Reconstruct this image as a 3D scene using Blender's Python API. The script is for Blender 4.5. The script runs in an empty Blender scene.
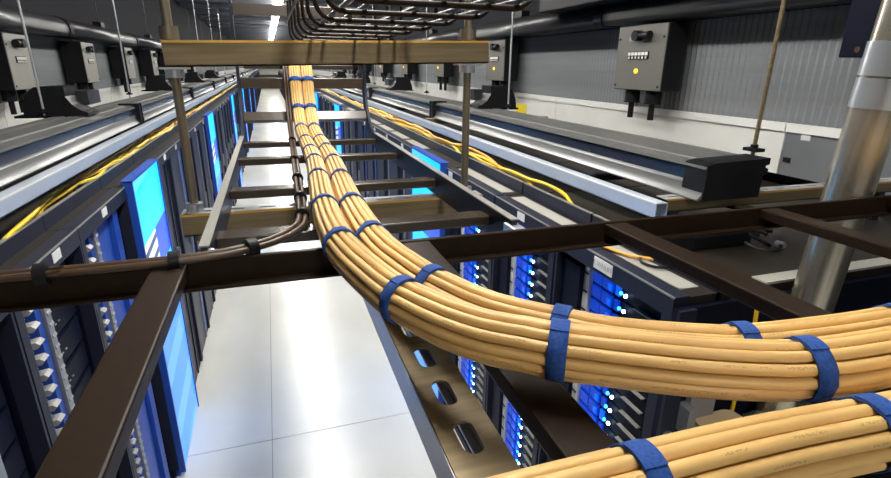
import bpy, bmesh, math, random
from mathutils import Vector, Matrix

random.seed(7)
SC = bpy.context.scene
C = SC.collection
ZC = 2.52                      # height of the camera above the floor
def Z(z): return ZC + z        # heights below are given from the camera's level

# ------------------------------------------------------------------ camera
YAW, PITCH, ROLL, FPX = 0.325608, 0.325927, 0.0134877, 508.865
f = Vector((math.sin(YAW)*math.cos(PITCH), math.cos(YAW)*math.cos(PITCH), -math.sin(PITCH)))
r = Vector((math.cos(YAW), -math.sin(YAW), 0)); u = r.cross(f)
r2 = r*math.cos(ROLL) + u*math.sin(ROLL); u2 = -r*math.sin(ROLL) + u*math.cos(ROLL)
cd = bpy.data.cameras.new('camera'); cam = bpy.data.objects.new('camera', cd); C.objects.link(cam)
cam.matrix_world = Matrix(((r2.x, u2.x, -f.x, 0), (r2.y, u2.y, -f.y, 0), (r2.z, u2.z, -f.z, ZC), (0, 0, 0, 1)))
cd.sensor_width = 36; cd.lens = FPX*36/891; cd.clip_start = .02; cd.clip_end = 300
SC.camera = cam

# ------------------------------------------------------------------ world and exposure
w = bpy.data.worlds.new('world'); SC.world = w; w.use_nodes = True
bg = w.node_tree.nodes['Background']; bg.inputs[0].default_value = (.92, .90, .88, 1); bg.inputs[1].default_value = .12
vs = SC.view_settings; vs.view_transform = 'Standard'; vs.look = 'None'; vs.exposure = 0.45; vs.gamma = 1; vs.use_curve_mapping = False

LAMP_E = 43                    # emission of the lit ceiling battens
LAMP_X, LAMP_Z = .42, 1.52

# ------------------------------------------------------------------ materials
def mat(name, col, rough=.5, metal=0, noise=None, bump=None, spec=None, coat=0):
    m = bpy.data.materials.new(name); m.use_nodes = True
    nt = m.node_tree; b = nt.nodes['Principled BSDF']
    b.inputs['Base Color'].default_value = (*col, 1); b.inputs['Roughness'].default_value = rough
    b.inputs['Metallic'].default_value = metal
    if spec is not None: b.inputs['Specular IOR Level'].default_value = spec
    if coat: b.inputs['Coat Weight'].default_value = coat; b.inputs['Coat Roughness'].default_value = .1
    if noise:
        scale, amt, stretch = noise
        tc = nt.nodes.new('ShaderNodeTexCoord'); mp = nt.nodes.new('ShaderNodeMapping'); mp.inputs['Scale'].default_value = stretch
        n = nt.nodes.new('ShaderNodeTexNoise'); n.inputs['Scale'].default_value = scale; n.inputs['Detail'].default_value = 6
        rp = nt.nodes.new('ShaderNodeValToRGB')
        rp.color_ramp.elements[0].position = .3; rp.color_ramp.elements[1].position = .7
        rp.color_ramp.elements[0].color = (*[max(0, c*(1-amt)) for c in col], 1)
        rp.color_ramp.elements[1].color = (*[min(1, c*(1+amt)) for c in col], 1)
        L = nt.links
        L.new(tc.outputs['Object'], mp.inputs[0]); L.new(mp.outputs[0], n.inputs['Vector']); L.new(n.outputs['Fac'], rp.inputs[0])
        L.new(rp.outputs[0], b.inputs['Base Color'])
        if bump:
            bn = nt.nodes.new('ShaderNodeBump'); bn.inputs['Strength'].default_value = bump; bn.inputs['Distance'].default_value = .002
            L.new(n.outputs['Fac'], bn.inputs['Height']); L.new(bn.outputs[0], b.inputs['Normal'])
    return m
def emit(name, col, strength, base=None):
    m = mat(name, base or col, .35)
    b = m.node_tree.nodes['Principled BSDF']
    b.inputs['Emission Color'].default_value = (*col, 1); b.inputs['Emission Strength'].default_value = strength
    return m
M = {}
M['concrete'] = mat('polished_concrete', (.66, .66, .62), .26, 0, (1.3, .09, (1, .6, 1)))
M['joint'] = mat('joint_filler', (.30, .30, .28), .7)
M['deck'] = mat('ceiling_deck', (.105, .11, .125), .85, 0, spec=.2)
M['upperwall'] = mat('dark_upper_wall', (.020, .021, .026), .85, 0, spec=.15)
M['beam'] = mat('ceiling_beam', (.11, .12, .14), .6)
M['brown'] = mat('brown_black_paint', (.017, .0092, .0046), .48, 0, (60, .15, (1, 1, 1)), .08, .16)
M['rungpaint'] = mat('sheen_lightened_brown_paint', (.045, .032, .022), .24, .1, spec=.8)  # same brown paint, glossier and lightened for the sheen of reflected light
M['gold'] = mat('yellow_zinc_steel', (.21, .16, .09), .42, .5, (14, .25, (.3, 6, 6)))
M['goldhighlight'] = mat('zinc_edge_highlight', (.72, .42, .10), .35, .5)  # brighter orange paints the highlight along the strut's edge
M['rod'] = mat('dull_zinc_rod', (.21, .18, .13), .4, .6)
M['galv'] = mat('galvanised_steel', (.62, .64, .66), .33, .75, (18, .12, (1, .2, 1)))
M['nut'] = mat('bright_nut', (.6, .64, .70), .3, .85)
M['pipe'] = mat('brushed_pipe', (.56, .52, .44), .27, .9, (10, .14, (8, 8, .6)))
M['rail'] = mat('silver_rail', (.60, .67, .78), .34, .45)
M['black'] = mat('black_plastic', (.008, .008, .010), .45, spec=.25)
M['gloss'] = mat('black_gloss_trough', (.022, .026, .045), .25, .2)
M['troughtop'] = mat('trough_lid', (.17, .17, .165), .36, .4)
M['lip'] = mat('trough_reflection_lip', (.24, .245, .25), .42, .5)  # paler than the trough, standing in for the stripe reflected along its bottom
M['cab'] = mat('cabinet_black', (.005, .0065, .017), .5, 0, spec=.1)
M['cabframe'] = mat('cabinet_frame', (.016, .019, .036), .45, 0, spec=.2)
M['cabedge'] = mat('cabinet_edge', (.34, .33, .30), .4, .5)
M['cabtop'] = mat('cabinet_top', (.024, .020, .016), .5, 0, spec=.15)
M['plate'] = mat('grey_top_plate', (.42, .41, .37), .45, .2)
M['post'] = mat('rack_post', (.30, .31, .33), .4, .5)
M['comb'] = mat('white_plastic_comb', (.34, .34, .34), .45)
M['bluepanel'] = mat('blue_plastic', (.012, .07, .42), .4)
M['white'] = mat('white_board', (.80, .80, .77), .32, .1, (3, .04, (1, 1, 1)))
M['board_grey'] = mat('grey_metallic_board', (.40, .42, .45), .34, .7, (3, .08, (1, 1, 1)))  # greyer, more metallic copy of the white board, used nearest the camera
M['whitelip'] = mat('white_lip', (.82, .82, .80), .3)
M['poly'] = mat('ribbed_polycarbonate', (.27, .285, .305), .14, .2, (2.2, .12, (.3, .25, 5)))  # stretched noise paints faint horizontal streaks of reflected light
M['tap'] = mat('grey_tap_box', (.15, .145, .132), .42, .1)
M['taplight'] = mat('pale_tap_box', (.30, .29, .265), .42, .1)
M['duct'] = mat('busway_black', (.035, .035, .038), .33, .3)
M['yellowfibre'] = mat('yellow_fibre', (.86, .56, .015), .35)
M['orangefibre'] = mat('orange_fibre', (.80, .38, .05), .4)
M['strap'] = mat('blue_hook_and_loop', (.012, .062, .27), .85, 0, (300, .3, (1, 1, 1)), .4)
M['browncable'] = mat('brown_cable', (.060, .034, .018), .4)
M['yellowtag'] = mat('yellow_sticker', (.85, .68, .02), .5)
M['label'] = mat('white_label', (.80, .80, .78), .4)
M['ink'] = mat('grey_ink', (.45, .46, .50), .6)
M['beige'] = mat('beige_plastic', (.42, .31, .19), .45)
M['brownfloor'] = mat('brown_deck_plate', (.011, .009, .0075), .6, spec=.1)
M['led'] = emit('white_led', (.75, .92, 1), 7)
M['bled'] = emit('blue_led', (.03, .30, 1), 4)
M['blit'] = emit('blue_lit_bezel', (.0, .045, .62), .42, (.003, .04, .35))
M['cyanlit'] = emit('cyan_lit_bezel', (.0, .12, .9), .7, (.005, .08, .5))
M['amber'] = emit('amber_lamp', (1, .55, .02), 1.6)
M['tube'] = emit('lit_tube', (1, .97, .90), LAMP_E)
def cable_material():
    m = mat('tan_cable_jacket', (.70, .445, .165), .42)
    nt = m.node_tree; b = nt.nodes['Principled BSDF']; L = nt.links
    uv = nt.nodes.new('ShaderNodeUVMap'); sep = nt.nodes.new('ShaderNodeSeparateXYZ'); L.new(uv.outputs[0], sep.inputs[0])
    oi = nt.nodes.new('ShaderNodeObjectInfo')
    def math_(op, a, bb):
        n = nt.nodes.new('ShaderNodeMath'); n.operation = op
        for i, v in enumerate((a, bb)):
            if v is None: continue
            if isinstance(v, (int, float)): n.inputs[i].default_value = v
            else: L.new(v, n.inputs[i])
        return n.outputs[0]
    # a printed line of small characters along one side of each jacket
    vv = math_('FRACT', math_('ADD', sep.outputs[1], oi.outputs['Random']), None)
    band = math_('LESS_THAN', math_('ABSOLUTE', math_('SUBTRACT', vv, .5), None), .035)
    un = math_('ADD', sep.outputs[0], math_('MULTIPLY', oi.outputs['Random'], 7.0))
    cx = nt.nodes.new('ShaderNodeCombineXYZ'); L.new(math_('MULTIPLY', un, 420.0), cx.inputs[0]); L.new(math_('MULTIPLY', vv, 30.0), cx.inputs[1])
    n1 = nt.nodes.new('ShaderNodeTexNoise'); n1.inputs['Scale'].default_value = 1; L.new(cx.outputs[0], n1.inputs['Vector'])
    cx2 = nt.nodes.new('ShaderNodeCombineXYZ'); L.new(math_('MULTIPLY', un, 16.0), cx2.inputs[0])
    n2 = nt.nodes.new('ShaderNodeTexNoise'); n2.inputs['Scale'].default_value = 1; L.new(cx2.outputs[0], n2.inputs['Vector'])
    ink = math_('MULTIPLY', math_('MULTIPLY', math_('GREATER_THAN', n1.outputs['Fac'], .5), math_('GREATER_THAN', n2.outputs['Fac'], .5)), band)
    mx = nt.nodes.new('ShaderNodeMix'); mx.data_type = 'RGBA'
    L.new(math_('MULTIPLY', ink, .5), mx.inputs[0]); mx.inputs[6].default_value = (.70, .445, .165, 1); mx.inputs[7].default_value = (.22, .13, .05, 1)
    L.new(mx.outputs[2], b.inputs['Base Color'])
    return m
M['cable'] = cable_material()
def perforated(name, col, dark, sc):
    m = mat(name, col, .45, .2)
    nt = m.node_tree; b = nt.nodes['Principled BSDF']; L = nt.links
    tc = nt.nodes.new('ShaderNodeTexCoord')
    v = nt.nodes.new('ShaderNodeTexVoronoi'); v.inputs['Scale'].default_value = sc; v.inputs['Randomness'].default_value = 0
    L.new(tc.outputs['Object'], v.inputs['Vector'])
    rp = nt.nodes.new('ShaderNodeValToRGB'); rp.color_ramp.elements[0].position = .30; rp.color_ramp.elements[1].position = .36
    rp.color_ramp.elements[0].color = (*dark, 1); rp.color_ramp.elements[1].color = (*col, 1)
    L.new(v.outputs['Distance'], rp.inputs[0]); L.new(rp.outputs[0], b.inputs['Base Color'])
    return m
M['mesh'] = perforated('perforated_door', (.018, .022, .048), (.003, .004, .012), 55)
def display_material():
    # a backlit graphic printed on the door panel: cyan field, slanted light bands, a photo with dark and blue shapes
    m = mat('backlit_graphic', (.01, .2, .6), .3)
    nt = m.node_tree; b = nt.nodes['Principled BSDF']; L = nt.links
    uv = nt.nodes.new('ShaderNodeUVMap'); sep = nt.nodes.new('ShaderNodeSeparateXYZ'); L.new(uv.outputs[0], sep.inputs[0])
    U, V = sep.outputs[0], sep.outputs[1]
    def mt(op, a, bb=None):
        n = nt.nodes.new('ShaderNodeMath'); n.operation = op
        for i, v in enumerate((a, bb)):
            if v is None: continue
            if isinstance(v, (int, float)): n.inputs[i].default_value = v
            else: L.new(v, n.inputs[i])
        return n.outputs[0]
    def mix(fac, a, c):
        mx = nt.nodes.new('ShaderNodeMix'); mx.data_type = 'RGBA'; L.new(fac, mx.inputs[0])
        for i, v in ((6, a), (7, c)):
            if isinstance(v, tuple): mx.inputs[i].default_value = (*v, 1)
            else: L.new(v, mx.inputs[i])
        return mx.outputs[2]
    diag = mt('ADD', mt('MULTIPLY', V, 1.85), mt('MULTIPLY', U, -.10))
    stripe = mt('GREATER_THAN', mt('FRACT', mt('MULTIPLY', diag, 2.7)), .60)
    low = mix(stripe, (.010, .20, .70), (.06, .29, .82))
    upper = mix(mt('GREATER_THAN', mt('FRACT', mt('MULTIPLY', diag, .9)), .62), (.0, .48, 1.0), (.06, .50, 1.0))
    photo = mt('MULTIPLY', mt('GREATER_THAN', V, .70), mt('LESS_THAN', mt('ADD', V, mt('MULTIPLY', U, -.02)), .815))
    pic = mix(mt('GREATER_THAN', U, .50), (.55, .62, .70), (.0, .06, .62))
    pic = mix(mt('MULTIPLY', mt('LESS_THAN', U, .50), mt('GREATER_THAN', mt('FRACT', mt('MULTIPLY', diag, 11.0)), .60)), pic, (.02, .03, .10))
    c = mix(mt('GREATER_THAN', V, .60), low, upper)
    c = mix(photo, c, pic)
    L.new(c, b.inputs['Base Color']); L.new(c, b.inputs['Emission Color']); b.inputs['Emission Strength'].default_value = .85
    return m
M['display'] = display_material()

# ------------------------------------------------------------------ mesh helpers
class MB:
    def __init__(s): s.bm = bmesh.new(); s.uv = None
    def box(s, x0, x1, y0, y1, z0, z1, rot=None, at=None):
        v = [Vector((x, y, z)) for x in (x0, x1) for y in (y0, y1) for z in (z0, z1)]
        if rot is not None: v = [rot @ p for p in v]
        if at is not None: v = [p + Vector(at) for p in v]
        b = [s.bm.verts.new(p) for p in v]
        for q in ((0, 1, 3, 2), (4, 6, 7, 5), (0, 4, 5, 1), (2, 3, 7, 6), (0, 2, 6, 4), (1, 5, 7, 3)):
            s.bm.faces.new([b[i] for i in q])
        return s
    def prism(s, pts, a0, a1, axis='y'):
        """closed 2-D outline swept along one axis; outline is (x, z) for y, (y, z) for x, (x, y) for z"""
        def p3(p, a):
            return {'y': (p[0], a, p[1]), 'x': (a, p[0], p[1]), 'z': (p[0], p[1], a)}[axis]
        A = [s.bm.verts.new(p3(p, a0)) for p in pts]; B = [s.bm.verts.new(p3(p, a1)) for p in pts]
        n = len(pts)
        for i in range(n): s.bm.faces.new((A[i], A[(i+1) % n], B[(i+1) % n], B[i]))
        s.bm.faces.new(A); s.bm.faces.new(B[::-1])
        return s
    def cyl(s, p0, p1, rad, n=16, rad2=None):
        p0, p1 = Vector(p0), Vector(p1); d = (p1-p0).normalized()
        a = d.orthogonal().normalized(); b = d.cross(a)
        r1 = rad if rad2 is None else rad2
        A = [s.bm.verts.new(p0 + (a*math.cos(t)+b*math.sin(t))*rad) for t in [2*math.pi*i/n for i in range(n)]]
        B = [s.bm.verts.new(p1 + (a*math.cos(t)+b*math.sin(t))*r1) for t in [2*math.pi*i/n for i in range(n)]]
        for i in range(n):
            fc = s.bm.faces.new((A[i], A[(i+1) % n], B[(i+1) % n], B[i])); fc.smooth = True
        for fc in (s.bm.faces.new(A[::-1]), s.bm.faces.new(B)):
            for e in fc.edges: e.smooth = False
        return s
    def tube(s, pts, rad, n=8, frames=None, uv=False):
        pts = [Vector(p) for p in pts]
        if frames is None: frames = make_frames(pts)
        rings = []; lens = [0]
        for i in range(1, len(pts)): lens.append(lens[-1] + (pts[i]-pts[i-1]).length)
        for p, (t, a, b) in zip(pts, frames):
            rings.append([s.bm.verts.new(p + (a*math.cos(q)+b*math.sin(q))*rad) for q in [2*math.pi*k/n for k in range(n)]])
        ul = s.bm.loops.layers.uv.verify() if uv else None
        for i in range(len(rings)-1):
            for k in range(n):
                fc = s.bm.faces.new((rings[i][k], rings[i][(k+1) % n], rings[i+1][(k+1) % n], rings[i+1][k])); fc.smooth = True
                if uv:
                    for lp, (uu, vv) in zip(fc.loops, ((lens[i], k/n), (lens[i], (k+1)/n), (lens[i+1], (k+1)/n), (lens[i+1], k/n))): lp[ul].uv = (uu, vv)
        for fc in (s.bm.faces.new(rings[0][::-1]), s.bm.faces.new(rings[-1])):
            for e in fc.edges: e.smooth = False
        return s
    def bevel(s, w, seg=2):
        bmesh.ops.bevel(s.bm, geom=[e for e in s.bm.edges], offset=w, segments=seg, affect='EDGES', profile=.5, clamp_overlap=True)
        return s
    def mesh(s, name, m):
        bmesh.ops.recalc_face_normals(s.bm, faces=s.bm.faces)
        me = bpy.data.meshes.new(name); s.bm.to_mesh(me); s.bm.free(); me.materials.append(m)
        return me
    def build(s, name, m, parent=None):
        return link(name, s.mesh(name, m), parent)
def link(name, data, parent=None, loc=None):
    o = bpy.data.objects.new(name, data); C.objects.link(o)
    if parent: o.parent = parent
    if loc is not None: o.location = loc
    return o
def make_frames(pts):
    out = []; a = None
    for i in range(len(pts)):
        t = (pts[min(i+1, len(pts)-1)] - pts[max(i-1, 0)]).normalized()
        if a is None: a = Vector((0, 0, 1)).cross(t) if abs(t.z) < .9 else Vector((1, 0, 0)); a = (a - t*a.dot(t)).normalized()
        else: a = (a - t*a.dot(t)).normalized()
        out.append((t, a, t.cross(a)))
    return out
def spline(P, step=.03):
    """Catmull-Rom through P, resampled at about `step`"""
    P = [Vector(p) for p in P]; out = []
    Q = [P[0]*2-P[1]] + P + [P[-1]*2-P[-2]]
    for i in range(1, len(Q)-2):
        p0, p1, p2, p3 = Q[i-1:i+3]
        n = max(2, int((p2-p1).length/step))
        for k in range(n):
            t = k/n
            out.append(.5*((2*p1) + (p2-p0)*t + (2*p0-5*p1+4*p2-p3)*t*t + (3*p1-p0-3*p2+p3)*t**3))
    out.append(P[-1])
    return out
def holed_plate(outer, holes, thick, name, m, parent=None):
    """flat plate in its own XY plane with real holes, then returned as a mesh object"""
    cu = bpy.data.curves.new('outline', 'CURVE'); cu.dimensions = '2D'; cu.fill_mode = 'BOTH'; cu.extrude = thick/2
    for ring in [outer] + holes:
        sp = cu.splines.new('POLY'); sp.points.add(len(ring)-1); sp.use_cyclic_u = True
        for q, (x, y) in zip(sp.points, ring): q.co = (x, y, 0, 1)
    tmp = bpy.data.objects.new('outline', cu); C.objects.link(tmp)
    dg = bpy.context.evaluated_depsgraph_get(); me = bpy.data.meshes.new_from_object(tmp.evaluated_get(dg))
    bpy.data.objects.remove(tmp); bpy.data.curves.remove(cu)
    me.materials.clear(); me.materials.append(m); me.name = name
    return link(name, me, parent)
def slot(cx, cy, L, W, along='x', n=6):
    out = []
    for sgn, a0 in ((1, -math.pi/2), (-1, math.pi/2)):
        for k in range(n+1):
            t = a0 + math.pi*k/n
            x, y = sgn*(L-W)/2 + math.cos(t)*W/2, math.sin(t)*W/2
            out.append((cx+x, cy+y) if along == 'x' else (cx-y, cy+x))
    return out
def tag(o, label, cat, group=None, kind=None):
    o['label'] = label; o['category'] = cat
    if group: o['group'] = group
    if kind: o['kind'] = kind
    return o
def thing(name, label, cat, loc=(0, 0, 0), group=None):
    o = bpy.data.objects.new(name, None); C.objects.link(o); o.location = loc; o.empty_display_size = .05
    return tag(o, label, cat, group)
def struct(o): o['kind'] = 'structure'; return o
def copy_tree(o, parent=None, loc=None):
    c = o.copy(); C.objects.link(c); c.parent = parent
    if loc is not None: c.location = loc
    for ch in KIDS.get(o.name, []): 
        k = copy_tree(ch, c)
    return c
KIDS = {}
def index_children():
    KIDS.clear()
    for o in bpy.data.objects:
        if o.parent: KIDS.setdefault(o.parent.name, []).append(o)
ORD = ['first', 'second', 'third', 'fourth', 'fifth', 'sixth', 'seventh', 'eighth', 'ninth', 'tenth', 'eleventh', 'twelfth', 'thirteenth', 'fourteenth', 'fifteenth', 'sixteenth', 'seventeenth', 'eighteenth', 'nineteenth', 'twentieth']
ORD += ['twenty-' + q for q in ORD[:9]]

# ================================================================== the setting
XL, XR = -.765, 1.05            # cabinet fronts
TOP = Z(-.62)
END = 60.0
WL, WR = -2.1, 2.6              # containment walls behind the cabinets

fl = struct(MB().box(-6, 7, -5, END+.5, -.25, -.006).build('floor', M['joint']))
ys = [-4.83, -.82, 3.19]
while ys[-1] < END: ys.append(min(END, ys[-1] + 4.01))
for x0, x1 in ((-3.2, -.2), (-.2, 3.9)):
    for y0, y1 in zip(ys, ys[1:]):
        MB().box(x0+.003, x1-.003, y0+.003, y1-.003, -.006, 0).build('slab', M['concrete'], fl)
ce = struct(MB().box(-6, 7, -5, END+.5, Z(1.62), Z(1.70)).build('ceiling', M['deck']))
bme = None
y = -3.4
while y < END:
    if bme is None: bme = MB().box(-6, 7, -.05, .05, 0, .09).mesh('ceiling_beam', M['beam'])
    link('beam', bme, ce, (0, y, Z(1.53))); y += 1.9
struct(MB().box(-6, 7, END, END+.2, 0, Z(1.62)).build('wall_back', M['plate']))
wb = bpy.data.objects['wall_back']
MB().box(-3, 4, END-.1, END, 1.95, 2.45).build('dado_rail', M['post'], wb)
MB().box(-3, 4, END-.1, END, 1.2, 1.5).build('guard_rail', M['duct'], wb)

def side_wall(name, xw, s, zb, zt, zd, y0, W, yb, Wb):
    """white lower boards, ribbed translucent sheets between posts, closed above"""
    base = struct(MB().box(*sorted((xw+s*.10, xw+s*.16)), -5, END, 0, Z(1.62)).build(name, M['upperwall']))
    board = MB().box(0, .03, .004, Wb-.004, 0, zt-zb).mesh('lower_board', M['white'])
    lip = MB().box(-.012, .04, .004, Wb-.004, -.045, 0).mesh('board_lip', M['whitelip'])
    board2 = MB().box(0, .03, .004, Wb-.004, 0, zt-zb).mesh('lower_board', M['board_grey'])
    sheet = MB(); n = int(W/.042); h = zd-zt
    pts = []
    for i in range(n*2+1):
        pts.append(((.0 if i % 2 else .012), W*i/(2*n)))
    A = [sheet.bm.verts.new((x, yy, 0)) for x, yy in pts]; B = [sheet.bm.verts.new((x, yy, h)) for x, yy in pts]
    A2 = [sheet.bm.verts.new((.03, yy, 0)) for x, yy in (pts[0], pts[-1])]; B2 = [sheet.bm.verts.new((.03, yy, h)) for x, yy in (pts[0], pts[-1])]
    for i in range(len(pts)-1): sheet.bm.faces.new((A[i], A[i+1], B[i+1], B[i]))
    sheet.bm.faces.new((A2[0], B2[0], B2[1], A2[1])); sheet.bm.faces.new((A[0], B[0], B2[0], A2[0])); sheet.bm.faces.new((A[-1], A2[1], B2[1], B[-1]))
    sheet = sheet.mesh('ribbed_sheet', M['poly'])
    post = MB().box(-.018, .0, -.022, .022, 0, h).mesh('wall_post', M['post'])
    def put(nm, me, y, z, span):
        o = link(nm, me, base, (xw, y, Z(z)))
        if s < 0: o.rotation_euler = (0, 0, math.pi); o.location.y = y + span
    while y0 < END-3:
        put('ribbed_sheet', sheet, y0, zt, W); put('wall_post', post, y0, zt, 0); y0 += W
    while yb < END-3:
        put('lower_board', board2 if yb + Wb < 2.3 else board, yb, zb, Wb); put('board_lip', lip, yb, zt, Wb); yb += Wb
    return base
wl = side_wall('wall_left', WL, -1, -.55, -.33, .25, -1.75, 1.81, -1.13, 1.6)
wr = side_wall('wall_right', WR, 1, -.53, -.258, .30, -1.45, 2.37, -2.76, 2.4)
# yellow square stickers and a small white one on the boards
MB().box(WR-.004, WR, 5.05, 5.29, Z(-.475), Z(-.372)).build('yellow_sticker', M['yellowtag'], wr)
MB().box(WL, WL+.004, 11.1, 11.5, Z(-.49), Z(-.40)).build('yellow_sticker', M['yellowtag'], wl)
MB().box(WR-.003, WR, 1.90, 1.95, Z(-.335), Z(-.305)).build('white_sticker', M['label'], wr)
MB().box(WR-.006, WR, 1.98, 2.02, Z(-.46), Z(-.435)).build('latch', M['black'], wr)
tr = struct(MB().box(WR-.5, WR+.1, 1.2, END, Z(-.64), Z(-.60)).build('trim_1', M['cabtop']))
tr = struct(MB().box(WL-.1, WL+.35, 1.2, END, Z(-.64), Z(-.60)).build('trim_2', M['cabtop']))

# ------------------------------------------------------------------ ceiling tubes
for i in range(16):
    yy = -3.6 if i == 0 else 2.1 + (i-1)*4.2  # first batten is added unseen behind the camera to brighten the near cables
    t = thing('ceiling_light', 'lit white fluorescent batten under the grey ceiling deck, ' + ORD[i] + ' along the aisle', 'light', (LAMP_X, yy, Z(LAMP_Z)), 'ceiling lights over the aisle')
    MB().box(-.07, .07, -1.6, 1.6, .015, .06).build('housing', M['galv'], t)
    MB().prism([(-.09, .014), (-.11, -.012), (-.075, -.040), (.075, -.040), (.11, -.012), (.09, .014)], -1.57, 1.57).build('diffuser', M['tube'], t)
    MB().cyl((0, -1.2, .05), (0, -1.2, .10), .01, 6).cyl((0, 1.2, .05), (0, 1.2, .10), .01, 6).build('hanger', M['galv'], t)

# ================================================================== cable ladders and their supports
SX0, SX1 = -.135, .475          # aisle ladder edges
T_ = Z(-.31)
# --- ladder rack that crosses the aisle, near the camera
lad = thing('cable_ladder', 'dark brown cable ladder crossing the aisle under the tan bundles', 'cable ladder', (0, 0, 0))
MB().box(-2.2, 2.35, .876, .888, T_-.048, T_).box(-2.2, 2.35, .858, .876, T_-.048, T_-.042).bevel(.0015, 1).build('stringer', M['brown'], lad)
MB().box(-2.2, 2.35, .272, .284, T_-.048, T_).box(-2.2, 2.35, .284, .302, T_-.048, T_-.042).bevel(.0015, 1).build('stringer', M['brown'], lad)
rung = MB().box(-.026, .026, .284, .876, -.024, 0).bevel(.003, 2).mesh('rung', M['brown'])
for x in (-1.48, -1.05, -.61, -.179, .237, .680, 1.115, 1.56, 2.0): link('rung', rung, lad, (x, 0, T_-.002))
# --- aisle ladder with its upward bend
al = thing('cable_ladder', 'dark cable ladder running down the aisle and bending up behind the gold strut', 'cable ladder', (0, 0, 0))
RB = .24; YB = 2.50
def ladder_profile(x):
    m = MB(); path = [(.945, 0), (YB, 0)]
    for k in range(1, 11):
        a = math.pi/2*k/10; path.append((YB + RB*math.sin(a), RB*(1-math.cos(a))))
    path.append((YB+RB, 1.62))
    D = .072; vs_ = []
    for i, (yy, zz) in enumerate(path):
        p, q = path[max(i-1, 0)], path[min(i+1, len(path)-1)]
        t = Vector((q[0]-p[0], q[1]-p[1])).normalized(); nrm = Vector((t.y, -t.x))
        o_ = (yy + nrm.x*D, zz + nrm.y*D)
        vs_.append([m.bm.verts.new((xx, a_[0], T_ + a_[1])) for a_ in ((yy, zz), o_) for xx in (x-.006, x+.006)])
    for A, B in zip(vs_, vs_[1:]):
        for i0, i1 in ((0, 1), (1, 3), (3, 2), (2, 0)): m.bm.faces.new((A[i0], A[i1], B[i1], B[i0]))
    m.bm.faces.new((vs_[0][0], vs_[0][1], vs_[0][3], vs_[0][2])); m.bm.faces.new((vs_[-1][0], vs_[-1][1], vs_[-1][3], vs_[-1][2]))
    return m
ladder_profile(SX0).build('stringer', M['cabframe'], al); ladder_profile(SX1).build('stringer', M['cabframe'], al)
for x in (SX0, SX1):
    MB().box(x-.009, x+.009, .945, YB, T_, T_+.003).build('stringer_edge', M['cabedge'], al)
for x in (SX0, SX1):                       # foot clamps onto the crossing ladder
    MB().box(x-.014, x+.014, .889, .972, T_-.05, T_-.010).bevel(.003, 2).build('foot_clamp', M['galv'], al)
rung2 = MB().box(SX0+.006, SX1-.006, -.026, .026, -.024, 0).bevel(.003, 2)
rung2 = rung2.mesh('rung', M['rungpaint'])
for yy in (1.09, 1.51, 2.03, 2.47): link('rung', rung2, al, (0, yy, T_-.022))
for a in (50,):
    o = link('rung', rung2, al, (0, YB + (RB+.022)*math.sin(math.radians(a)), T_ + RB - (RB+.022)*math.cos(math.radians(a)))); o.rotation_euler.x = math.radians(a)
for z in (-.087, .245, .62, 1.0):
    o = link('rung', rung2, al, (0, YB+RB+.022, Z(z))); o.rotation_euler.x = math.pi/2

# level branch of the ladder that carries the bundles on past the bend
for x in (SX0+.012, SX1-.012): MB().box(x-.006, x+.006, YB+RB+.005, 4.75, Z(.0), Z(.034)).build('branch_stringer', M['brown'], al)
for k in range(4):
    o = link('rung', rung2, al, (0, 3.0 + k*.48, Z(.002))); o.scale = (.95, 1, 1); o.location.x = .05*(SX0+SX1)/2
# --- trapeze hanger: two gold struts on two threaded rods
TY = 1.47
tz = thing('trapeze_hanger', 'gold zinc strut trapeze on two threaded rods around the aisle ladder', 'hanger', (0, TY, 0))
def strut(x0, x1, h, wd, nm, parent, slots=True, deep=None):
    """C-channel with slots in its back, top at z=0, front face at y=0"""
    o = MB()
    o.box(x0, x1, 0, .004, -h, -.001).box(x0, x1, wd-.004, wd, -h, -.001).box(x0, x1, 0, .014, -h, -h+.004).box(x0, x1, wd-.014, wd, -h, -h+.004)
    b = o.build(nm, M['gold'], parent)
    hs = [slot(x0 + .05 + i*.085, wd/2, .05, .014) for i in range(int((x1-x0-.06)/.085))] if slots else []
    p = holed_plate([(x0, 0), (x1, 0), (x1, wd), (x0, wd)], hs, .004, 'slotted_back', M['galv'] if slots else M['gold'], b)
    lip = MB().box(x0, x1, -.002, .006, -.004, .002).build('edge', M['goldhighlight'], b)
    return b
up = strut(-.43, .43, .060, .062, 'upper_strut', tz, False); up.location = (.192, 0, Z(.0615)); up.rotation_euler.y = -.0245
lo_ = strut(-.255, .62, .060, .062, 'lower_strut', tz); lo_.location = (0, 0, Z(-.388))
for x in (-.222, .568):
    rd = MB().cyl((x, .031, Z(-.47)), (x, .031, Z(1.62)), .0115, 12)
    zz = Z(-.46)
    rd.build('threaded_rod', M['rod'], tz)
    zt = .0615 + (x-.192)*.0245
    for z0, z1, m_ in ((zt+.004, zt+.035, 'rod'), (zt-.086, zt-.064, 'nut'), (-.387, -.362, 'nut')):
        MB().cyl((x, .031, Z(z0)), (x, .031, Z(z1)), .024, 6).build('nut', M[m_], tz)
    MB().box(x-.034, x+.034, .0, .062, Z(zt-.0655), Z(zt-.0605)).build('washer', M['nut'], tz)

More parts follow.
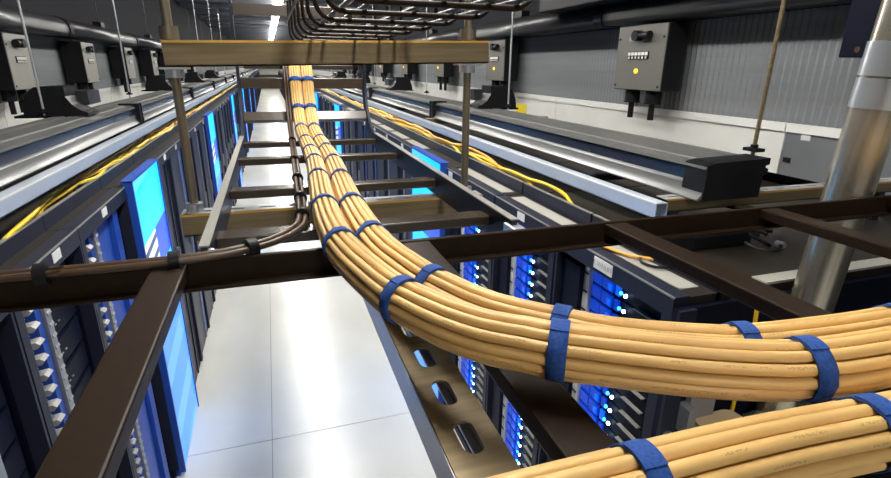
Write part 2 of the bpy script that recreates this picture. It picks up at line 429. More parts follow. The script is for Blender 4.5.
# --- slotted channel along the aisle under the crossing ladder
ch = thing('slotted_channel', 'gold slotted steel channel running below the tan bundles towards the camera', 'channel', (.133, .0, T_-.0505))
holes = [slot(.030, .08*k + .0, .050, .022, 'y') for k in range(2, 10)]
o = holed_plate([(0, .10), (.062, .10), (.062, .872), (0, .872)], holes, .003, 'slotted_web', M['gold'], ch); o.location.z = -.0015
MB().box(-.001, .003, .10, .872, -.052, -.003).box(.003, .014, .10, .872, -.052, -.048).build('side_flange', M['galv'], ch)
MB().box(.059, .063, .10, .872, -.052, -.003).box(.048, .059, .10, .872, -.052, -.048).build('side_flange', M['galv'], ch)

# --- wire basket above the upper strut
wb_ = thing('wire_basket', 'dark wire mesh basket tray overhead above the gold strut', 'basket tray', (0, 0, Z(.0795)))
BX0, BX1 = .092, .372
for i, yy in enumerate((.56, .715, .87, 1.03, 1.19, 1.35, 1.52, 1.70, 1.90, 2.1)):
    r_ = .035; P = [(BX0, yy, .14), (BX0, yy, r_)]
    P += [(BX0 + r_*(1-math.cos(a)), yy, r_*(1-math.sin(a))) for a in [math.pi/2*k/5 for k in range(1, 6)]]
    P += [(BX1-r_, yy, 0)] + [(BX1 - r_*(1-math.sin(a)), yy, r_*(1-math.cos(a))) for a in [math.pi/2*k/5 for k in range(1, 6)]] + [(BX1, yy, .14)]
    MB().tube(P, .0042, 8).build('cross_wire', M['brown'], wb_)
for x, z in ((BX0-.009, .14), (BX0-.009, .07), (BX0+.03, .009), (.155, .009), (.235, .009), (.30, .009), (BX1-.03, .009), (BX1+.009, .07), (BX1+.009, .14)):
    MB().tube([(x, .5, z), (x, 2.15, z)], .004, 8).build('long_wire', M['duct'], wb_)

# ================================================================== tan cable bundles
RC = .0057
def ring_offsets():
    out = [(0, 0)]
    out += [(.0115*math.cos(t), .0115*math.sin(t)) for t in [math.pi/3*k + .2 for k in range(6)]]
    out += [(.0229*math.cos(t), .0229*math.sin(t)) for t in [math.pi/6*k for k in range(12)]]
    return out
def bundle(label, P, straps):
    path = spline(P, .022); fr = make_frames(path); rnd = random.Random(len(label))
    root = thing('cable_bundle', label, 'cables', path[-1], 'tan cable bundles'); org = Vector(path[-1])
    for k, (a, b) in enumerate(ring_offsets()):
        ph = rnd.random()*6; amp = .00025
        pts = [p - org + fa*(a + amp*math.sin(i*.13+ph)) + fb*(b + amp*math.cos(i*.11+ph)) for i, (p, (t, fa, fb)) in enumerate(zip(path, fr))]
        MB().tube(pts, RC, 9, fr, True).build('cable', M['cable'], root)
    for q in straps:
        i = min(range(len(path)), key=lambda j: (path[j]-Vector(q)).length)
        p = path[i] - org; t, fa, fb = fr[i]; m = MB(); n = 28; hw = .0092; rings = []
        for (ro, h) in ((.0282, -hw), (.0300, -hw), (.0300, hw), (.0282, hw)):
            rings.append([m.bm.verts.new(p + t*h + (fa*math.cos(s_)+fb*math.sin(s_))*(ro + .0005*math.cos(12*s_))) for s_ in [2*math.pi*j/n for j in range(n)]])
        for A, B in zip(rings, rings[1:]+rings[:1]):
            for j in range(n): m.bm.faces.new((A[j], A[(j+1) % n], B[(j+1) % n], B[j])).smooth = True
        # the free end of the strap lies over the band
        tail = [[m.bm.verts.new(p + t*h + (fa*math.cos(s_)+fb*math.sin(s_))*ro) for s_ in [1.2 + .1*j for j in range(9)]] for ro, h in ((.0300, -hw), (.0315, -hw), (.0315, hw), (.0300, hw))]
        for A, B in zip(tail, tail[1:]+tail[:1]):
            for j in range(8): m.bm.faces.new((A[j], A[j+1], B[j+1], B[j]))
        for e in (0, 8): m.bm.faces.new([R_[e] for R_ in tail])
        m.build('hook_and_loop_strap', M['strap'], root)
def zz(P): return [(x, y, Z(z)) for x, y, z in P]
PA = zz([(.126, 4.6, .032), (.126, 4.0, .032), (.126, 3.1, .032), (.126, 2.86, .030), (.126, 2.76, .005), (.126, 2.705, -.07), (.126, 2.685, -.14), (.128, 2.63, -.22), (.128, 2.52, -.280), (.127, 2.35, -.297), (.125, 2.14, -.298), (.121, 1.73, -.298), (.108, 1.41, -.296), (.091, 1.07, -.288), (.090, .801, -.281), (.120, .606, -.276), (.141, .535, -.272), (.167, .472, -.268), (.195, .430, -.266), (.224, .405, -.265), (.249, .384, -.265), (.315, .344, -.265), (.379, .311, -.265), (.453, .286, -.265), (.560, .277, -.265), (.75, .277, -.268), (1.3, .30, -.279), (2.0, .33, -.281)])
PB = zz([(.184, 4.6, .032), (.184, 4.0, .032), (.184, 3.1, .032), (.184, 2.86, .030), (.184, 2.76, .005), (.184, 2.705, -.07), (.184, 2.685, -.14), (.186, 2.63, -.22), (.186, 2.52, -.280), (.185, 2.35, -.297), (.183, 2.14, -.298), (.179, 1.73, -.298), (.166, 1.41, -.297), (.149, 1.07, -.289), (.150, .796, -.284), (.174, .655, -.284), (.196, .583, -.284), (.232, .507, -.284), (.290, .446, -.284), (.337, .406, -.284), (.414, .367, -.284), (.453, .354, -.284), (.534, .343, -.284), (.669, .336, -.284), (.9, .345, -.284), (1.3, .375, -.284), (2.0, .41, -.284)])
PC = zz([(-.9, .215, -.2805), (-.3, .218, -.2805), (.05, .227, -.2795), (.20, .227, -.2795), (.334, .224, -.2795), (.44, .2165, -.2795), (.60, .208, -.280), (1.2, .18, -.2805), (2.0, .17, -.2805)])
bundle('tan cable bundle nearest the aisle centre, strapped in blue, lower of the sweeping pair', PA, zz([(.126, 2.705, -.07), (.127, 2.66, -.20), (.128, 2.50, -.285), (.126, 2.16, -.298), (.124, 1.90, -.298), (.120, 1.68, -.298), (.108, 1.41, -.296), (.091, 1.07, -.288), (.090, .81, -.281), (.131, .560, -.274), (.249, .384, -.265), (.450, .287, -.265), (.9, .28, -.27)]))
bundle('tan cable bundle running behind the other of the sweeping pair, strapped in blue', PB, zz([(.184, 2.705, -.07), (.185, 2.66, -.20), (.186, 2.50, -.285), (.184, 2.16, -.298), (.181, 1.92, -.298), (.177, 1.66, -.298), (.165, 1.38, -.296), (.149, 1.06, -.288), (.150, .83, -.284), (.187, .611, -.284), (.297, .440, -.284), (.458, .352, -.284), (.655, .336, -.284), (1.0, .36, -.28)]))
bundle('tan cable bundle cut by the bottom edge of the picture, closest to the camera', PC, zz([(.226, .227, -.279), (.433, .217, -.279), (.75, .2, -.28), (-.2, .22, -.28)]))

# --- two thin brown cables tied along the crossing ladder, then along the aisle ladder
bc = [(-1.9, .868, -.3035), (-.41, .868, -.3035), (-.35, .866, -.3035), (-.26, .867, -.3035), (-.17, .869, -.3035), (-.09, .880, -.302), (-.02, .915, -.300), (.024, .985, -.303), (.044, 1.12, -.318), (.054, 1.40, -.322), (.066, 1.9, -.322), (.078, 2.35, -.322), (.082, 2.58, -.275), (.083, 2.69, -.16), (.084, 2.715, -.07), (.084, 2.76, -.010), (.084, 2.86, .014), (.084, 3.2, .016), (.084, 4.6, .016)]
for k, lab in enumerate(('thin brown cable on the crossing ladder edge, upper of the tied pair', 'thin brown cable on the crossing ladder edge, lower of the tied pair')):
    path = spline(zz(bc), .03); fr = make_frames(path)
    pts = [p + fa*(-.0065 if k else .0065) + Vector((0, 0, .0015 - .002*k)) for p, (t, fa, fb) in zip(path, fr)]
    o = MB().tube(pts, .0062, 8, fr).build('brown_cable', M['browncable']); tag(o, lab, 'cable', 'thin brown cables')
    if k == 0:
        for q in zz([(-.35, .866, -.3035), (-.176, .869, -.3035), (-.055, .895, -.3), (.046, 1.15, -.318), (.052, 1.33, -.322), (.058, 1.56, -.322), (.066, 1.9, -.322), (.085, 2.4, -.30)]):
            i = min(range(len(path)), key=lambda j: (path[j]-Vector(q)).length); t, fa, fb = fr[i]
            m = MB(); m.tube([path[i]-t*.008, path[i], path[i]+t*.008], .0168, 12, [fr[i]]*3).build('black_tie', M['black'], o)

# ================================================================== big vertical pipe on the right
pp = thing('steel_pipe', 'bright steel pipe standing upright at the right with two bolted sleeves', 'pipe', (1.424, 1.017, 0))
pp.rotation_euler = (.036, .0217, 0)
MB().cyl((0, 0, 0), (0, 0, Z(1.61)), .0555, 40).build('pipe', M['pipe'], pp)
MB().cyl((0, 0, Z(-.085)), (0, 0, Z(-.012)), .0590, 40).build('sleeve', M['nut'], pp)
MB().cyl((0, 0, Z(-.006)), (0, 0, Z(.075)), .0590, 40).build('sleeve', M['nut'], pp)
MB().cyl((0, 0, 0), (0, 0, .02), .13, 32).build('base_flange', M['pipe'], pp)

# ================================================================== rails, troughs, busways on both sides
def sides(): return ((-1, 'left'), (1, 'right'))
YR = 1.39
for s, nm in sides():
    xr = -.845 if s < 0 else 1.24
    y0 = -.6 if s < 0 else YR
    t = thing('strut_rail', 'long silver strut rail above the ' + nm + ' cabinet row beside the black trough', 'rail', (xr, y0, Z(-.42 if s < 0 else -.44)), 'strut rails over the cabinets')
    L_ = 58-y0
    o = MB().box(0, s*.004, 0, L_, -.056, 0).box(s*.046, s*.05, 0, L_, -.056, 0).box(0, s*.05, 0, L_, -.004, 0).box(0, s*.013, 0, L_, -.056, -.052).box(s*.037, s*.05, 0, L_, -.056, -.052)
    o.build('channel', M['rail'], t)
    MB().box(-s*.001, s*.006, 0, L_, -.005, .001).build('edge', M['whitelip'], t)  # white strip paints the highlight on the rail's top edge
    for k in range(0, 14):            # arms that carry the rail from under the trough
        yy = (.5 if s < 0 else .6) + k*4.0
        MB().box(*sorted((s*.012, s*.50)), yy-.02, yy+.02, -.050, -.022).build('arm', M['cabframe'], t)
    # fibre trough
    xa = -.97 if s < 0 else 1.40; wd = .20 if s < 0 else .245
    y0 = -.6 if s < 0 else 1.35
    t = thing('cable_trough', 'long lidded black cable trough above the ' + nm + ' cabinets', 'cable trough', (xa, y0, Z(-.42)), 'black cable troughs')
    L_ = 58-y0
    seg = 3.055; e = 0; off = ((4.5-y0) % seg)
    cuts = [0] + [off + k*seg for k in range(30) if .5 < off + k*seg < L_] + [L_]
    for a, b in zip(cuts, cuts[1:]):
        MB().prism([(0, 0), (0, .092), (s*.012, .092), (s*.012, .012), (s*(wd-.012), .012), (s*(wd-.012), .092), (s*wd, .092), (s*wd, 0)], a+.002, b-.002).build('trough_body', M['gloss'], t)
        MB().prism([(-s*.008, .098), (-s*.006, .108), (s*.04, .116), (s*.05, .110), (s*.06, .118), (s*(wd-.06), .122), (s*(wd-.05), .116), (s*(wd-.03), .124), (s*(wd+.020), .122), (s*(wd+.022), .112), (s*(wd+.004), .110), (s*(wd+.004), .098), (s*(wd+.020), .092), (s*(wd+.020), .084), (s*(wd-.012), .0921), (s*.012, .0921)], a+.002, b-.002).build('trough_lid', M['troughtop'], t)
        lp = MB().prism([(-s*.0005, .050), (-s*.0015, .034), (-s*.005, .019), (-s*.012, .006), (-s*.022, -.004), (-s*.026, -.007), (-s*.025, -.012), (s*.0, -.006)], a+.002, b-.002)
        for fc in lp.bm.faces:
            if len(fc.verts) == 4: fc.smooth = True
        lp.build('reflection_lip', M['lip'], t)
    if s > 0: MB().prism([(-.006, -.012), (-.006, .112), (.03, .120), (wd+.026, .128), (wd+.026, .106), (wd+.010, .102), (wd+.010, .094), (wd+.024, .090), (wd+.024, .072), (wd+.006, .066), (wd+.004, -.012)], -.004, .10).build('end_cap', M['black'], t)
    for a in cuts[1:-1]:
        MB().box(*sorted((-s*.030, s*.004)), a-.045, a+.045, -.016, .126).box(*sorted((-s*.030, s*.10)), a-.045, a+.045, .119, .130).box(*sorted((-s*.036, s*.0)), a-.05, a-.03, -.02, .13).box(*sorted((-s*.036, s*.0)), a+.03, a+.05, -.02, .13).build('coupler', M['black'], t)

# cross strut below the right trough and rail ends
cs = thing('slotted_strut', 'gold slotted strut lying across under the end of the right black trough', 'strut', (1.30, 1.405, Z(-.434)))
b = strut(0, 1.39, .045, .06, 'strut_body', cs); 
cs2 = thing('slotted_strut', 'second slotted strut further along under the right silver rail', 'strut', (1.30, 4.4, Z(-.434)))
strut(0, 1.2, .045, .06, 'strut_body', cs2)
for c_ in (cs, cs2):
    for a in (.02, 1.1): MB().box(a, a+.035, .0, .06, -.182, -.046).build('standoff', M['cabframe'], c_)

# threaded rods that hang the troughs from the ceiling
for s, nm in sides():
    xs = -1.235 if s < 0 else 1.680
    yl = [3.57, 5.6, 8.66, 11.7, 14.8, 17.8] if s < 0 else [1.43, 3.56, 5.71, 8.75, 11.8, 14.9]
    for k, yy in enumerate(yl):
        t = thing('hanger_rod', 'thin threaded rod holding the ' + nm + ' trough, ' + ORD[k] + ' from the camera', 'rod', (xs, yy, Z(-.36)), 'hanger rods of the troughs')
        MB().cyl((0, 0, 0), (0, 0, 1.98), .0075 if (s > 0 and k == 0) else .0065, 10).build('threaded_rod', M['gold'] if (s > 0 and k == 0) else M['galv'], t)
        MB().box(-.02 , .02, -.03, .03, .080, .092).cyl((0, 0, .092), (0, 0, .104), .014, 6).build('foot_bracket', M['black'], t)

# black drop-out hoods standing on the trough
def hood(s, yy, label):
    x = (-1.215 if s < 0 else 1.70)
    t = thing('trough_hood', label, 'trough fitting', (x, yy, Z(-.298)), 'black trough drop-out hoods')
    arc = [(.02 + .10*math.sin(a), .165*math.cos(a)) for a in [math.radians(q) for q in (-5, 15, 32, 48, 63, 77, 90)]]
    MB().prism([(s*p[0], p[1]) for p in [(-.10, 0), (-.10, .165)] + arc], -.09, .09).build('hood_shell', M['black'], t)
    MB().prism([(s*p[0], p[1]) for p in [(-.20, 0), (-.20, .018), (-.17, .030), (-.13, .06), (-.10, .11), (-.10, 0)]], -.10, .10).build('ramp', M['black'], t)
    MB().box(-.16, .13, -.11, .11, -.008, .004).build('base_plate', M['cab'], t)
    MB().box(*sorted((-s*.16, -s*.02)), .10, .34, .05, .13).build('duct_box', M['duct'], t)
for k, yy in enumerate((3.80, 6.95, 10.0, 13.1)):
    hood(1, yy, 'black rounded drop-out hood on the right trough, %s from the camera' % ORD[k])
for k, yy in enumerate((3.66, 6.9, 9.95, 13.0)):
    hood(-1, yy, 'black rounded drop-out hood on the left trough, %s from the camera' % ORD[k])

# busways with tap boxes
def busway(s, nm, xc, zb):
    t = thing('busway', 'black overhead power busway along the ' + nm + ' containment wall', 'busway', (xc, 0, Z(zb)), 'overhead busways')
    R_ = .105; prof = [(-.10, .0), (-.115, .03)] + [(R_*1.12*math.cos(a), .075 + R_*math.sin(a)) for a in [math.pi*(1-k/10) for k in range(11)]] + [(.115, .03), (.10, 0)]
    y = -2.5
    while y < 56:
        m = MB().prism(prof, y+.003, y+2.997)
        for fc in m.bm.faces:
            if len(fc.verts) == 4: fc.smooth = True
        m.build('busway_section', M['duct'], t)
        MB().prism([(p[0]*1.10, p[1]*1.07-.004) for p in prof], y-.05, y+.05).build('joint_cover', M['cab'], t)
        MB().box(-.045, .045, y+1.42, y+1.58, .175, .235).build('hanger_clamp', M['black'], t)
        MB().cyl((0, y+1.5, .23), (0, y+1.5, 1.62-zb), .007, 8).build('hanger_rod', M['duct'], t)
        y += 3.0
    return t
busway(-1, 'left', -1.97, .245); br_ = busway(1, 'right', 2.46, .30)
MB().box(-.28, .24, -1.0, 4.12, .135, .52).bevel(.006, 1).build('joint_housing', M['black'], br_)
MB().box(-.1, .1, 1.0, 1.1, .52, 1.32).build('hanger_bar', M['duct'], br_)
def tap(s, xc, y0, wy, zt, zb, label):
    """front face towards the aisle; boxes hang under the busway"""
    D = .155 if s > 0 else .20
    t = thing('tap_box', label, 'power box', (xc, y0, Z(zt)), 'tap boxes on the busways')
    h = zt-zb; X0, X1 = (0, s*D)
    MB().box(*sorted((s*.006, X1)), 0, wy, -h, 0).bevel(.004, 1).build('case', M['black'], t)
    MB().box(*sorted((0, s*.008)), .003, wy-.003, -h+.003, -.003).bevel(.002, 1).build('front_cover', M['tap' if s > 0 else 'taplight'], t)
    q = MB().box(*sorted((-s*.002, 0)), wy*.36, wy*.75, -h*.24, -h*.17).build('handle_plate', M['post'], t)
    hd = MB().cyl((0, wy*.52, -h*.165), (-s*.05, wy*.52, -h*.165), .033, 16).cyl((-s*.028, wy*.52, -h*.165), (-s*.028, wy*.26, -h*.165), .017, 12, .026).build('rotary_handle', M['black'], t)
    MB().box(*sorted((-s*.003, 0)), wy*.62, wy*.68, -h*.17, -h*.12).build('white_mark', M['label'], t)
    br = MB().box(*sorted((-s*.006, 0)), wy*.30, wy*.73, -h*.52, -h*.40).build('breaker_window', M['black'], t)
    for i in range(6):
        a = wy*(.315 + .07*i)
        MB().box(*sorted((-s*.010, -s*.005)), a, a+wy*.05, -h*.46, -h*.41).build('breaker_toggle', M['label'], br)
        MB().box(*sorted((-s*.010, -s*.005)), a+wy*.015, a+wy*.04, -h*.51, -h*.475).build('breaker_toggle', M['label'], br)
    if s > 0: MB().cyl((0, wy*.52, -h*.70), (-s*.008, wy*.52, -h*.70), .015, 12).build('amber_lamp', M['amber'], t)
    for a in (.05, .95):
        for b_ in (.20, .93):
            MB().cyl((0, wy*a, -h*b_), (-s*.004, wy*a, -h*b_), .008, 8).build('screw', M['black'], t)
    for a in (.30, .74):
        g = MB().cyl((s*D*.5, wy*a, -h-.075), (s*D*.5, wy*a, -h), .052, 14).cyl((s*D*.5, wy*a, -h-.085), (s*D*.5, wy*a, -h-.075), .056, 14).build('cable_gland', M['black'], t)
        MB().cyl((s*D*.5, wy*a, -h-.19), (s*D*.5, wy*a, -h-.085), .020, 10).build('power_lead', M['black'], g)
for k, yy in enumerate((.55, 2.757, 5.13, 7.15, 9.2, 11.3, 13.4, 15.5, 17.6)):
    if k == 0: continue
    tap(1, 2.35, yy, .483, .278, -.133, 'grey power tap box with two black glands on the right wall, %s from the camera' % ORD[k-1])
for k, yy in enumerate((3.15, 4.95, 6.75, 8.6, 10.4, 12.2, 14.0, 15.8)):
    tap(-1, -1.86, yy, .42, .205, -.215, 'grey power tap box with two black glands on the left wall, %s from the camera' % ORD[k])
# near hanging black box at the top right corner
nb = thing('busway_end_box', 'black box hanging at the top right corner beside the steel pipe', 'box', (2.33, 1.545, Z(.06)))
MB().box(0, .20, 0, .125, 0, .55).bevel(.004, 1).build('case', M['cab'], nb)
MB().cyl((-.004, .05, .03), (.0, .05, .03), .012, 10).build('plug', M['browncable'], nb)
MB().box(.03, .17, .02, .10, .55, 1.56).build('hanger_post', M['cab'], nb)

# ================================================================== cabinets
def parts_open(t, W, s, seed):
    """interior shell of an open cabinet (front plane x = 0, body to s*1.0)"""
    m = MB(); D = 1.0; H = TOP
    m.box(*sorted((s*.05, s*D)), 0, .012, .05, H-.03).box(*sorted((s*.05, s*D)), W-.012, W, .05, H-.03).box(*sorted((s*(D-.02), s*D)), .012, W-.012, .05, H-.03).box(*sorted((s*.02, s*D)), 0, W, 0, .05)
    m.build('cabinet_body', M['cab'], t)
def frame_parts(t, W, s, label_at=None, big=False, bar=True, plate='plate', text=None):
    H = TOP
    MB().box(*sorted((0, s*.05)), 0, .040, .05, H-.066).build('post', M['cabframe'], t)
    MB().box(*sorted((0, s*.05)), W-.012, W, .05, H-.066).build('post', M['cabframe'], t)
    MB().box(*sorted((0, s*.055)), 0, W, H-.066, H).build('header', M['cabframe'], t)
    MB().box(*sorted((-s*.001, s*.005)), 0, W, H-.004, H+.001).build('header_edge', M['cabedge'], t)
    p = MB().box(*sorted((s*.055, s*.99)), 0, W, H-.030, H-.004).build('top_panel', M['cabtop'], t)
    if plate: MB().box(*sorted((s*.065, s*.135)), .05, W-.05, H-.004, H-.001).build('top_plate', M[plate], p)
    if bar:
        xb = .156 if s > 0 else .105
        MB().box(*sorted((s*xb, s*(xb+.012))), 0, W, H-.03, H+.058).build('rear_bar', M['cabframe'], t)
        MB().box(*sorted((s*(xb-.001), s*(xb+.014))), 0, W, H+.056, H+.060).build('bar_edge', M['cabedge'], t)
    if label_at is not None:
        a, b_ = (.105, .042) if big else (.07, .036)
        lb = MB().box(*sorted((-s*.003, 0)), label_at-a/2, label_at+a/2, H-.010-b_, H-.010).build('name_label', M['label'], t)
        if text:
            cu = bpy.data.curves.new('label_text', 'FONT'); cu.body = text; cu.size = .026; cu.extrude = .0003; cu.align_x = 'CENTER'; cu.align_y = 'CENTER'
            cu.materials.append(M['ink'])
            tmp = link('label_text', cu)
            me = bpy.data.meshes.new_from_object(tmp.evaluated_get(bpy.context.evaluated_depsgraph_get())); bpy.data.objects.remove(tmp)
            tx = link('label_text', me, lb)
            tx.matrix_local = Matrix(((0, 0, -s, -s*.0036), (-s, 0, 0, label_at), (0, 1, 0, H-.010-b_/2), (0, 0, 0, 1)))
def door_parts(t, W, s, rnd):
    H = TOP
    MB().box(*sorted((s*.03, s*.98)), .002, W-.002, 0, H-.035).build('cabinet_body', M['cab'], t)
    d = MB().box(*sorted((s*.008, s*.03)), .045, W*.62, .07, H-.075).build('door', M['mesh'], t)
    MB().box(*sorted((-s*.016, s*.008)), W*.55, W*.58, 1.02, 1.20).bevel(.003, 1).build('handle', M['post'], d)
    MB().box(*sorted((s*.0, s*.03)), W*.62, W*.66, .07, H-.075).build('centre_post', M['post' if rnd.random() < .4 else 'cabframe'], t)
    MB().box(*sorted((s*.016, s*.03)), W*.66, W-.04, .07, H-.075).build('side_vent', M['bluepanel' if rnd.random() < .22 else 'cab'], t)
def server_stack(x0, s, W, ya, yb, first, n, hgt, place, lit):
    """separate servers slid into an open cabinet; ya..yb is the width they fill"""
    for k in range(n):
        zt = first - k*hgt
        t = thing('rack_server', '%s server from the top in %s' % (ORD[k], place), 'server', (x0, ya, zt-hgt+.004), 'rack servers in the open cabinets')
        w_ = yb-ya
        MB().box(*sorted((s*.055, s*.85)), 0, w_, 0, hgt-.008).build('chassis', M['cab'], t)
        if lit:
            for a, b2 in ((.64, .80), (.82, .98)):
                MB().box(*sorted((s*.045, s*.055)), w_*a, w_*b2, .003, hgt-.010).build('bezel', M['blit'], t)
            MB().box(*sorted((s*.040, s*.046)), w_*.645, w_*.70, hgt*.2, hgt*.6).build('lamp_bezel', M['cyanlit'], t)
            MB().box(*sorted((s*.046, s*.055)), w_*.54, w_*.60, hgt*.1, hgt*.8).build('lamp_bezel', M['cyanlit' if k % 3 == 0 else 'blit'], t)
            for a, m_, c_ in ((.50, 'bled', .011), (.43, 'led', .011)):
                MB().cyl((s*.038, w_*a, hgt*.45), (s*.045, w_*a, hgt*.45), c_*.6, 8).build('indicator', M[m_], t)
            MB().box(*sorted((s*.040, s*.055)), w_*.02, w_*.30, 0, .004).build('shelf_edge', M['cabedge'], t)
        else:
            MB().box(*sorted((s*.047, s*.055)), w_*.05, w_*.95, .006, hgt-.016).build('bezel', M['cab'], t)
            for a in (.2, .32):
                MB().box(*sorted((s*.043, s*.047)), w_*a, w_*a+.012, hgt*.4, hgt*.4+.004).build('indicator', M['post'], t)

# ---- right row
rnd = random.Random(3)
def cab(x, y0, label, group=None):
    return thing('server_cabinet', label, 'cabinet', (x, y0, 0), group)
R_open = [(1.05, .65, 'right open cabinet nearest the camera', .338, True), (1.715, .605, 'second right open cabinet from the camera', .31, False), (2.335, .77, 'right open cabinet just before the blue panel', .69, False)]
for i, (y0, W, nm, la, big) in enumerate(R_open):
    t = cab(XR, y0, 'open black rack of blue-lit servers, ' + nm)
    parts_open(t, W, 1, i); frame_parts(t, W, 1, la, big, True, 'plate', 'E WNL01' if big else None)
    g = W*.72
    MB().box(.04, .06, g, g+.03, .08, TOP-.08).build('rack_rail', M['label'], t)
    for k in range(24): MB().box(.036, .040, g, g+.03, TOP-.12-.075*k, TOP-.115-.075*k).build('rail_mark', M['black'], t)
    MB().box(.02, .5, g+.03, W-.042, .08, TOP-.10).build('cable_duct_panel', M['cab'], t)
    MB().box(.05, .06, .055, .065, .08, TOP-.08).build('rack_rail', M['post'], t)
    server_stack(XR, 1, W, y0+.10, y0+g-.01, TOP-.085, 24, .058, 'the ' + nm, True)
# end panel of the row with cable hardware
ep = thing('end_panel', 'dark end panel closing the right cabinet row at its near end', 'panel', (XR, 1.03, 0))
MB().box(0, 1.05, 0, .018, 0, TOP-.03).build('panel', M['cab'], ep)
MB().box(0, .06, -.012, 0, 0, TOP-.03).build('edge_post', M['cabframe'], ep)

def display_cab(x, y0, W, s, label):
    t = cab(x, y0, label)
    MB().box(*sorted((0, s*.98)), 0, W, 0, TOP-.035).build('cabinet_body', M['bluepanel'], t)
    m = MB(); ul = m.bm.loops.layers.uv.verify()
    m.box(*sorted((-s*.030, -s*.0)), .015, W-.015, .03, TOP+.02)
    for fc in m.bm.faces:
        for lp in fc.loops: lp[ul].uv = ((lp.vert.co.y/W) if s < 0 else (1-lp.vert.co.y/W), lp.vert.co.z/TOP)
    d = m.build('lit_panel', M['display'], t)
    MB().box(*sorted((-s*.036, s*.006)), 0, .015, .02, TOP+.026).box(*sorted((-s*.036, s*.006)), W-.015, W, .02, TOP+.026).box(*sorted((-s*.036, s*.02)), 0, W, TOP+.02, TOP+.030).build('panel_frame', M['bluepanel'], t)
    p = MB().box(*sorted((s*.02, s*.99)), 0, W, TOP-.035, TOP-.004).build('top_panel', M['cabtop'], t)
    xb = .156 if s > 0 else .105
    MB().box(*sorted((s*xb, s*(xb+.012))), 0, W, TOP-.03, TOP+.058).build('rear_bar', M['cabframe'], t)
    MB().box(*sorted((s*(xb-.001), s*(xb+.014))), 0, W, TOP+.056, TOP+.060).build('bar_edge', M['cabedge'], t)
    return t
index = {}
protos = {}
def fill_row(s, x, y0, displays, nm):
    y = y0; W = .62; n = 0; di = 0
    while y < 57.5:
        if di < len(displays) and y + .3 > displays[di]:
            display_cab(x, y, .72, s, 'cabinet front with tall backlit cyan graphic panel, %s in the %s row' % (ORD[di+1], nm)); y += .73; di += 1; continue
        if y < 13:
            t = cab(x, y, 'dark closed cabinet with perforated door, %s past the first lit panel in the %s row' % (ORD[n], nm), nm + ' row of dark cabinets')
            rr = random.Random(n*7 + (s > 0))
            frame_parts(t, W, s, .42 if n % 2 == 0 or s > 0 else .3, False, True, 'plate' if s > 0 else None)
            door_parts(t, W, s, rr)
        else:
            if s not in protos:
                m = MB().box(*sorted((s*.02, s*.98)), .004, W-.004, 0, TOP-.03).box(*sorted((0, s*.05)), .004, .045, 0, TOP-.066).box(*sorted((0, s*.05)), W-.045, W-.004, 0, TOP-.066).box(*sorted((0, s*.06)), .004, W-.004, TOP-.066, TOP)
                m.box(*sorted((s*.12, s*.135)), .004, W-.004, TOP-.03, TOP+.058)
                protos[s] = m.mesh('server_cabinet', M['cabframe'])
            t = link('server_cabinet', protos[s], None, (x, y, 0))
            tag(t, 'far dark cabinet deep in the %s row beyond the tenth from the lit panel' % nm, 'cabinet', nm + ' row far dark cabinets')
        y += W + .004; n += 1
display_cab(XR, 3.12, .765, 1, 'cabinet front with tall backlit cyan graphic panel, first in the right row')
fill_row(1, XR, 3.89, [8.3, 12.4, 17, 23, 30], 'right')
# ---- left row
L_open = [(.37, .64, 'left open cabinet level with the crossing ladder', None), (1.02, .64, 'second left open cabinet from the camera', None), (1.67, .60, 'left open cabinet with white comb fingers', .36), (2.275, .74, 'left open cabinet just before the blue panel', .345)]
for i, (y0, W, nm, la) in enumerate(L_open):
    t = cab(XL, y0, 'open black rack with pale cable combs, ' + nm)
    parts_open(t, W, -1, i); frame_parts(t, W, -1, la, False, True, None)
    # vertical cable comb: back plate, tapered white fingers, blue side, toothed outer strip
    MB().box(-.10, -.06, .045, .175, .06, TOP-.08).build('comb_backplate', M['post'], t)
    cb = MB()
    fin = MB().prism([(-.05, 0), (-.05, .020), (-.012, .026), (.0, .016), (-.010, .003)], .0, .042).mesh('comb_finger', M['comb'])
    fin2 = MB().prism([(-.05, 0), (-.05, .016), (-.02, .020), (-.010, .010)], .0, .036).mesh('comb_finger', M['comb'])
    for k in range(29):
        link('comb_finger', fin, t, (-.004, .10, TOP-.14-.059*k)); link('comb_finger', fin2, t, (-.010, .055, TOP-.152-.059*k))
    MB().box(-.30, -.03, .178, .215, .06, TOP-.07).build('blue_side', M['bluepanel'], t)
    st = MB().box(-.05, -.02, .222, .262, .06, TOP-.07).build('toothed_strip', M['post'], t)
    tooth = MB().prism([(-.03, 0), (-.03, .024), (-.006, .018), (-.003, .008)], 0, .030).mesh('tooth', M['comb'])
    for k in range(40): link('tooth', tooth, st, (-.012, .230, TOP-.12-.043*k))
    if i == 3:
        MB().box(-.6, -.04, .31, .50, .06, TOP-.10).build('blue_side', M['bluepanel'], t)
        MB().box(-.6, -.02, .52, .60, .06, TOP-.07).build('blue_side', M['bluepanel'], t)
    server_stack(XL, -1, W, y0+.275, y0+(W-.045 if i < 3 else .305), TOP-.10, 14, .118, 'the ' + nm, False) if i in (1, 2) else None
    if i in (0, 1): MB().box(-.05, -.02, W-.24, W-.21, .06, TOP-.08).build('rack_rail', M['post'], t)
display_cab(XL, 3.02, .715, -1, 'cabinet front with tall backlit cyan graphic panel, first in the left row')
fill_row(-1, XL, 3.74, [6.85, 11.4, 16.5, 22, 29], 'left')

